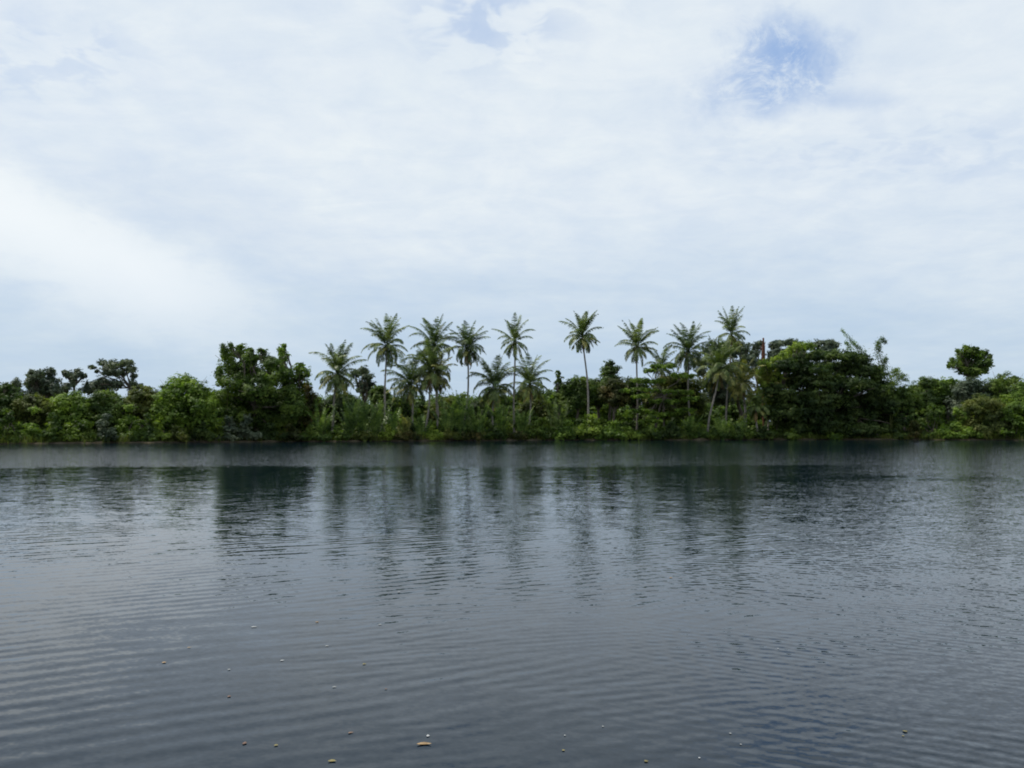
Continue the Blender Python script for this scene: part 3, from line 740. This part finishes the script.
# far woodland mass and bank undergrowth ---------------------------
rng = np.random.default_rng(77)
g = Geo(); lob = []
for pxx in range(-260, 1300, 7):
    for k in range(2):
        D = 188 + rng.uniform(0, 22); top = 395 + 4 * math.sin(pxx * .021) + rng.uniform(-3, 6) + k * 9
        p0 = at(pxx + rng.uniform(-3, 3), top, D); r = rng.uniform(1.4, 2.4)
        lob.append((p0[0], p0[1], p0[2] - r, r * 1.3, r, r))
        if k: lob.append((p0[0], p0[1] - 3, max(1.6, p0[2] - r * 2.6), r * 1.3, r, r))
for pxx in range(-260, 1300, 6):
    p0 = at(pxx, 414 + rng.uniform(-6, 4), 186 + rng.uniform(0, 12)); lob.append((p0[0], p0[1], p0[2], 2.4, 1.6, 1.7))
crown_geo(g, lob, rng, .6, .8, 8, .38, .8, .65, .3)
tag(g.build('distant_woodland', M['mid']), 'unbroken far woodland seen through gaps behind the bank trees', kind='stuff')
g = Geo(); lob = []
for pxx in range(-150, 1180, 5):
    for dd, h in ((1.6, 1.0), (3.5, 1.8), (6.5, 2.6), (10, 3.6)):
        D = bank(pxx) + dd + rng.uniform(-.8, .8); p0 = at(pxx + rng.uniform(-3, 3), 430, D); r_ = rng.uniform(.6, 1.0)
        if 315 < pxx < 550 and dd < 5: continue
        h = h * rng.uniform(.55, 1.15)
        lob.append((p0[0], p0[1], max(.5, h - r_), r_ * 1.4, r_ * 1.2, r_))
crown_geo(g, lob, rng, .34, .8, 8, .4, .8, .5, .25)
tag(g.build('undergrowth', M['mid']), 'tangled low undergrowth filling the bank between the bushes', kind='stuff')
g = Geo()
for pxx in np.arange(-140, 1170, 1.1):
    D = bank(pxx) + rng.uniform(-.2, 3.5); b = at(pxx, 430, D); b[2] = max(ground_z(D, pxx), .02)
    n = 16; hh = rng.uniform(.5, 1.5)
    o = b + np.stack([rng.normal(size=n) * .35, rng.normal(size=n) * .25, np.zeros(n)], 1)
    a = rng.uniform(0, 2 * PI, n); d = norm(np.stack([np.cos(a) * .35, np.sin(a) * .35, np.ones(n)], 1))
    w = np.stack([-np.sin(a), np.cos(a), np.zeros(n)], 1) * .03; ln = (hh * rng.uniform(.5, 1.1, n))[:, None]
    mid = o + d * ln * .6; tip = mid + norm(d + np.stack([np.cos(a), np.sin(a), -np.ones(n) * .2], 1) * .9) * ln * .45
    v = np.stack([o - w, o + w, mid + w, mid - w, tip], 1).reshape(-1, 3); ix = np.arange(n) * 5; r = rng.random(n)
    g.add(v, np.stack([ix, ix + 1, ix + 2, ix + 3], 1), np.stack([ix + 3, ix + 2, ix + 4], 1), r, r)
tag(g.build('grass', M['olive']), 'rank grass and weeds along the water edge of the bank', 'grass', kind='stuff')

# ================================================================== FLOATING LEAVES
def floater(label, px, py, wpx, mat, seed, ar=.4, ang=None, group='leaves and petals adrift on the river', cat='leaf', name='floating_leaf'):
    rng = np.random.default_rng(seed)
    v = (384 - py) / F; y, z = ct - st_ * v, st_ + ct * v; s = -CAMH / z
    c = np.array([(px - 512) / F * s, y * s, .006]); L = wpx * s / F * (.9 if wpx > 8 else .72)
    n = 9; u = np.linspace(0, 1, n); half = ar * .5 * np.sin(PI * u ** .85) + .012
    curl = .05 * (u - .5) ** 2 * 4 + .01
    bend = .12 * np.sin(u * 3)
    a = rng.uniform(-.5, .5) if ang is None else ang
    rows = []
    for zoff in (0, -.012):
        for sgn in (-1, 0, 1):
            x = (u - .5) * L; yy = (sgn * half + bend) * L * 2.0; zz = (curl + (.02 if sgn else 0)) * L + zoff * L
            rows.append(np.stack([x * math.cos(a) - yy * math.sin(a), x * math.sin(a) + yy * math.cos(a), zz], 1))
    vv = np.concatenate(rows) + c
    q = []
    for k in (0, 1):
        for i in range(n - 1):
            q.append((k * n + i, k * n + i + 1, (k + 1) * n + i + 1, (k + 1) * n + i))
            o = 3 * n; q.append((o + k * n + i, o + (k + 1) * n + i, o + (k + 1) * n + i + 1, o + k * n + i + 1))
    for i in range(n - 1):
        q.append((i, 3 * n + i, 3 * n + i + 1, i + 1)); q.append((2 * n + i, 2 * n + i + 1, 5 * n + i + 1, 5 * n + i))
    root_loc = c.copy()
    g = Geo(); g.add(vv - root_loc, q, rq=np.full(len(q), rng.random()))
    o = g.build(name, M[mat], None, True); o.location = root_loc
    return tag(o, label, cat, group)
FL = [
 ('large tan curled leaf floating near the bottom edge', 424, 745.5, 16, 'dryleaf', .22, .05),
 ('bright white petal floating just above the large tan leaf', 428, 736.5, 4.5, 'paleleaf', .9, 0),
 ('yellow leaf at the bottom edge left of the large tan leaf', 332, 762, 9, 'yelleaf', .35, 0),
 ('small ochre leaf between the brown leaf and the bottom yellow leaf', 276, 746, 6, 'yelleaf', .5, .1),
 ('small round brown leaf left of the ochre leaf', 244.5, 744, 6, 'brownleaf', .8, 0),
 ('thin brown curled leaf up and left of the white petal', 351, 733.5, 8, 'brownleaf', .3, .5),
 ('small pinkish brown leaf above the round brown leaf', 229, 697, 5, 'brownleaf', .6, 0),
 ('leftmost tan leaf on the near water', 164, 663, 6, 'dryleaf', .5, .2),
 ('thin white floating leaf, upper left of the drifting scatter', 254, 627.5, 8, 'paleleaf', .25, .1),
 ('small tan leaf right of the thin white floating leaf', 317, 622.5, 5, 'dryleaf', .5, 0),
 ('small pale leaf below the tan leaf in the middle of the scatter', 327, 646.5, 5, 'paleleaf', .4, .1),
 ('pale slanting leaf in the middle of the drifting scatter', 282.5, 661, 6, 'paleleaf', .3, .6),
 ('tiny pale speck left of the pale slanting leaf', 229, 670, 4, 'paleleaf', .5, 0),
 ('small yellow leaf at the right of the drifting scatter', 364.5, 664.5, 5.5, 'yelleaf', .5, .4),
 ('thin pale leaf below the small yellow leaf', 334.5, 687.5, 6, 'paleleaf', .3, .3),
 ('tiny pale speck upper left near the leftmost tan leaf', 189, 648, 5, 'dryleaf', .3, .2),
 ('small white fleck beside a brown leaf, topmost right of the scatter', 380, 625, 5, 'paleleaf', .4, 0),
 ('tiny white fleck alone in the middle of the river', 399, 592.5, 4, 'paleleaf', .5, 0),
 ('tiny brown fleck right of the thin pale leaf', 386, 689.5, 4, 'brownleaf', .5, 0),
 ('small yellow-green leaf on the near water at right', 906, 732, 6, 'yelleaf', .6, .6),
 ('tiny yellow leaf trailing below the yellow-green leaf at right', 903.5, 736.5, 3.5, 'yelleaf', .5, .2),
 ('pale yellow fleck near the bottom edge right of centre', 563.5, 751, 4.5, 'yelleaf', .6, 0),
 ('pale yellow leaf touching the bottom edge right of centre', 646.5, 762, 6, 'yelleaf', .6, .2),
 ('tiny white fleck above the bottom yellow flecks right of centre', 603, 727, 3, 'paleleaf', .7, 0),
 ('tiny white fleck highest of three near the bottom right of centre', 730.5, 734, 3.5, 'paleleaf', .7, 0),
 ('tiny white fleck lowest of three near the bottom right of centre', 699.5, 758.5, 3, 'paleleaf', .7, 0),
 ('tiny white fleck rightmost of three near the bottom right of centre', 741, 745, 3, 'paleleaf', .7, 0),
 ('tiny pale fleck above the pale yellow fleck near bottom centre', 565, 736, 3, 'paleleaf', .7, 0),
 ('thin pale leaf on the open water at right of centre', 778, 649, 4, 'paleleaf', .3, -.7),
 ('small tan leaf in mid river right of centre', 671, 578, 5, 'dryleaf', .5, 0),
 ('white fleck far out on the river before the slender tall palm', 541, 489, 3, 'paleleaf', .8, 0),
 ('white fleck far out on the river before the big dark tree', 228, 467, 3, 'paleleaf', .8, 0),
 ('small yellow float at the water edge near the right end of the bank', 1016, 440.8, 3, 'yelleaf', .9, 0)]
for i, (lab, px, py, w, mt, ar, an) in enumerate(FL):
    floater(lab, px, py, w, mt, 500 + i, ar, an)

# ================================================================== SKY AND SUN
SUN_EL, SUN_AZ = math.radians(58), math.radians(-62)     # azimuth measured from +Y (view) towards +X
sd = bpy.data.lights.new('sun', 'SUN'); so = bpy.data.objects.new('sun', sd); C.objects.link(so)
sd.energy = 3.8; sd.angle = math.radians(1.2); sd.color = (1, .95, .87)
so.rotation_euler = (PI / 2 - SUN_EL, 0, -SUN_AZ + PI)
w = bpy.data.worlds.new('World'); scn.world = w; w.use_nodes = True
t = NT(w.node_tree); t.n.clear()
out = t.new('ShaderNodeOutputWorld'); bg = t.new('ShaderNodeBackground'); bg.inputs[1].default_value = .1
sky = t.new('ShaderNodeTexSky', sky_type='NISHITA'); sky.sun_disc = False
sky.sun_elevation = SUN_EL; sky.sun_rotation = SUN_AZ; sky.air_density = 1.0; sky.dust_density = 1.5; sky.ozone_density = 1.5
d = t.vm('NORMALIZE', t.new('ShaderNodeTexCoord').outputs['Generated'])
dx, dy, dz = t.xyz(d)
zc = t.m('MAXIMUM', dz, 0.0)
inv = t.m('DIVIDE', 1.0, t.m('ADD', zc, .16))
cl = t.cxyz(t.m('MULTIPLY', dx, inv), t.m('MULTIPLY', dy, inv), 0.0)          # the cloud deck, seen in perspective
hor = t.m('DIVIDE', dx, t.m('MAXIMUM', dy, .15)); ver = t.m('DIVIDE', dz, t.m('MAXIMUM', dy, .15))
def blob(cx, cy, rx, ry, lo, hi, nz=.25, ns=5.0, rot=0.0):
    a = t.m('SUBTRACT', hor, cx); b_ = t.m('SUBTRACT', ver, cy)
    c_, s_ = math.cos(rot), math.sin(rot)
    u = t.m('ADD', t.m('MULTIPLY', a, c_ / rx), t.m('MULTIPLY', b_, s_ / rx))
    v_ = t.m('ADD', t.m('MULTIPLY', a, -s_ / ry), t.m('MULTIPLY', b_, c_ / ry))
    r_ = t.m('SQRT', t.m('ADD', t.m('MULTIPLY', u, u), t.m('MULTIPLY', v_, v_)))
    n_ = t.m('SUBTRACT', t.noise(d, ns, 5, .6), .5)
    r_ = t.m('ADD', r_, t.m('MULTIPLY', n_, nz * 4))
    return t.ss(r_, hi, lo)
def U(px): return (px - 512) / F
def V(py): return math.tan(math.atan((384 - py) / F) + TILT)
big = t.noise(cl, .75, 6, .55, .6)
fine = t.noise(t.vm('MULTIPLY', cl, (1.2, 1.0, 1)), 5.5, 6, .62, .3)
mott = t.noise(cl, 11.0, 3, .55, .4)
cover = t.m('ADD', .86, t.m('MULTIPLY', t.m('SUBTRACT', big, .5), .55))
cover = t.m('ADD', cover, t.m('MULTIPLY', t.m('SUBTRACT', fine, .5), .5))
# breaks in the high cloud
rag = t.noise(t.vm('MULTIPLY', d, (1, 1, 1.5)), 17, 7, .72, .5)
hole = t.m('MAXIMUM', blob(U(800), V(52), .060, .048, .1, 1.5, .9, 9), blob(U(755), V(82), .095, .045, .0, 1.5, .8, 8, .25))
hole = t.m('MULTIPLY', hole, t.ss(rag, .62, .44, .30, 1.0))
hole2 = blob(U(845), V(100), .08, .016, .0, 1.4, .6, 12)
hole3 = blob(U(480), V(20), .13, .07, .1, 1.25, .3, 6)
hole5 = blob(U(905), V(150), .22, .05, .1, 1.4, .4, 6)
hole4 = blob(U(30), V(60), .15, .06, .1, 1.3, .3, 6)
mot = t.ss(mott, .56, .40)
cover = t.m('SUBTRACT', cover, t.m('MULTIPLY', hole, .85))
cover = t.m('SUBTRACT', cover, t.m('MULTIPLY', hole2, .35))
cover = t.m('SUBTRACT', cover, t.m('MULTIPLY', t.m('MULTIPLY', hole3, t.m('ADD', .12, mot)), .36))
cover = t.m('SUBTRACT', cover, t.m('MULTIPLY', t.m('MULTIPLY', hole4, t.m('ADD', .12, mot)), .24))
edge = t.m('SUBTRACT', t.m('ADD', V(192), t.m('MULTIPLY', t.m('SUBTRACT', hor, U(30)), -.43)), ver)
edge = t.m('ADD', edge, t.m('MULTIPLY', t.m('SUBTRACT', t.noise(d, 6, 6, .6), .5), .13))
cover = t.m('SUBTRACT', cover, t.m('MULTIPLY', t.m('MULTIPLY', hole5, t.m('ADD', .1, mot)), .14))
bank_c = t.m('MULTIPLY', t.m('MULTIPLY', t.ss(edge, -.035, .04), t.ss(edge, .15, .03)), t.ss(hor, U(330), U(120)))
shade_c = blob(U(225), V(222), .20, .055, .1, 1.4, .2, 5, -.3)
cover = t.m('ADD', cover, t.m('MULTIPLY', bank_c, .30), clamp=True)
cover = t.m('MULTIPLY', cover, t.ss(ver, -.02, .30, .80, 1.0), clamp=True)
cover = t.m('MULTIPLY', cover, t.ss(dz, .43, .75, 1.0, .55))
# the cloud's own colour: bluish grey low down, white above
grey = t.ss(t.m('ADD', ver, t.m('MULTIPLY', t.m('SUBTRACT', big, .5), .25)), .02, .26)
ccol = t.mix(grey, (5.35, 6.65, 7.7, 1), (8.35, 8.95, 9.3, 1))
wis = t.noise(t.vm('MULTIPLY', cl, (.8, 1.5, 1)), 3.2, 7, .65, .8)
ccol = t.mix(t.ss(wis, .62, .38, 0, .24), ccol, (6.4, 7.5, 8.6, 1))
ccol = t.mix(t.m('MULTIPLY', shade_c, .45), ccol, (6.5, 7.4, 8.4, 1))
ccol = t.mix(t.m('MULTIPLY', bank_c, .9), ccol, (9.0, 9.5, 9.8, 1))
veil = t.mix(1.0, sky.outputs[0], (0, 0, 0, 1))
base = t.mix(.75, sky.outputs[0], (3.7, 5.4, 8.6, 1))
final = t.mix(cover, base, ccol)
t.put(bg.inputs[0], final); t.l.new(bg.outputs[0], out.inputs[0])

# ================================================================== RENDER SETTINGS
scn.view_settings.view_transform = 'Standard'; scn.view_settings.look = 'None'
scn.view_settings.exposure = 0; scn.view_settings.gamma = 1; scn.view_settings.use_curve_mapping = False
scn.cycles.max_bounces = 6; scn.cycles.diffuse_bounces = 3; scn.cycles.glossy_bounces = 3; scn.cycles.transmission_bounces = 3
scn.cycles.use_denoising = True
scn.cycles.filter_width = 1.9
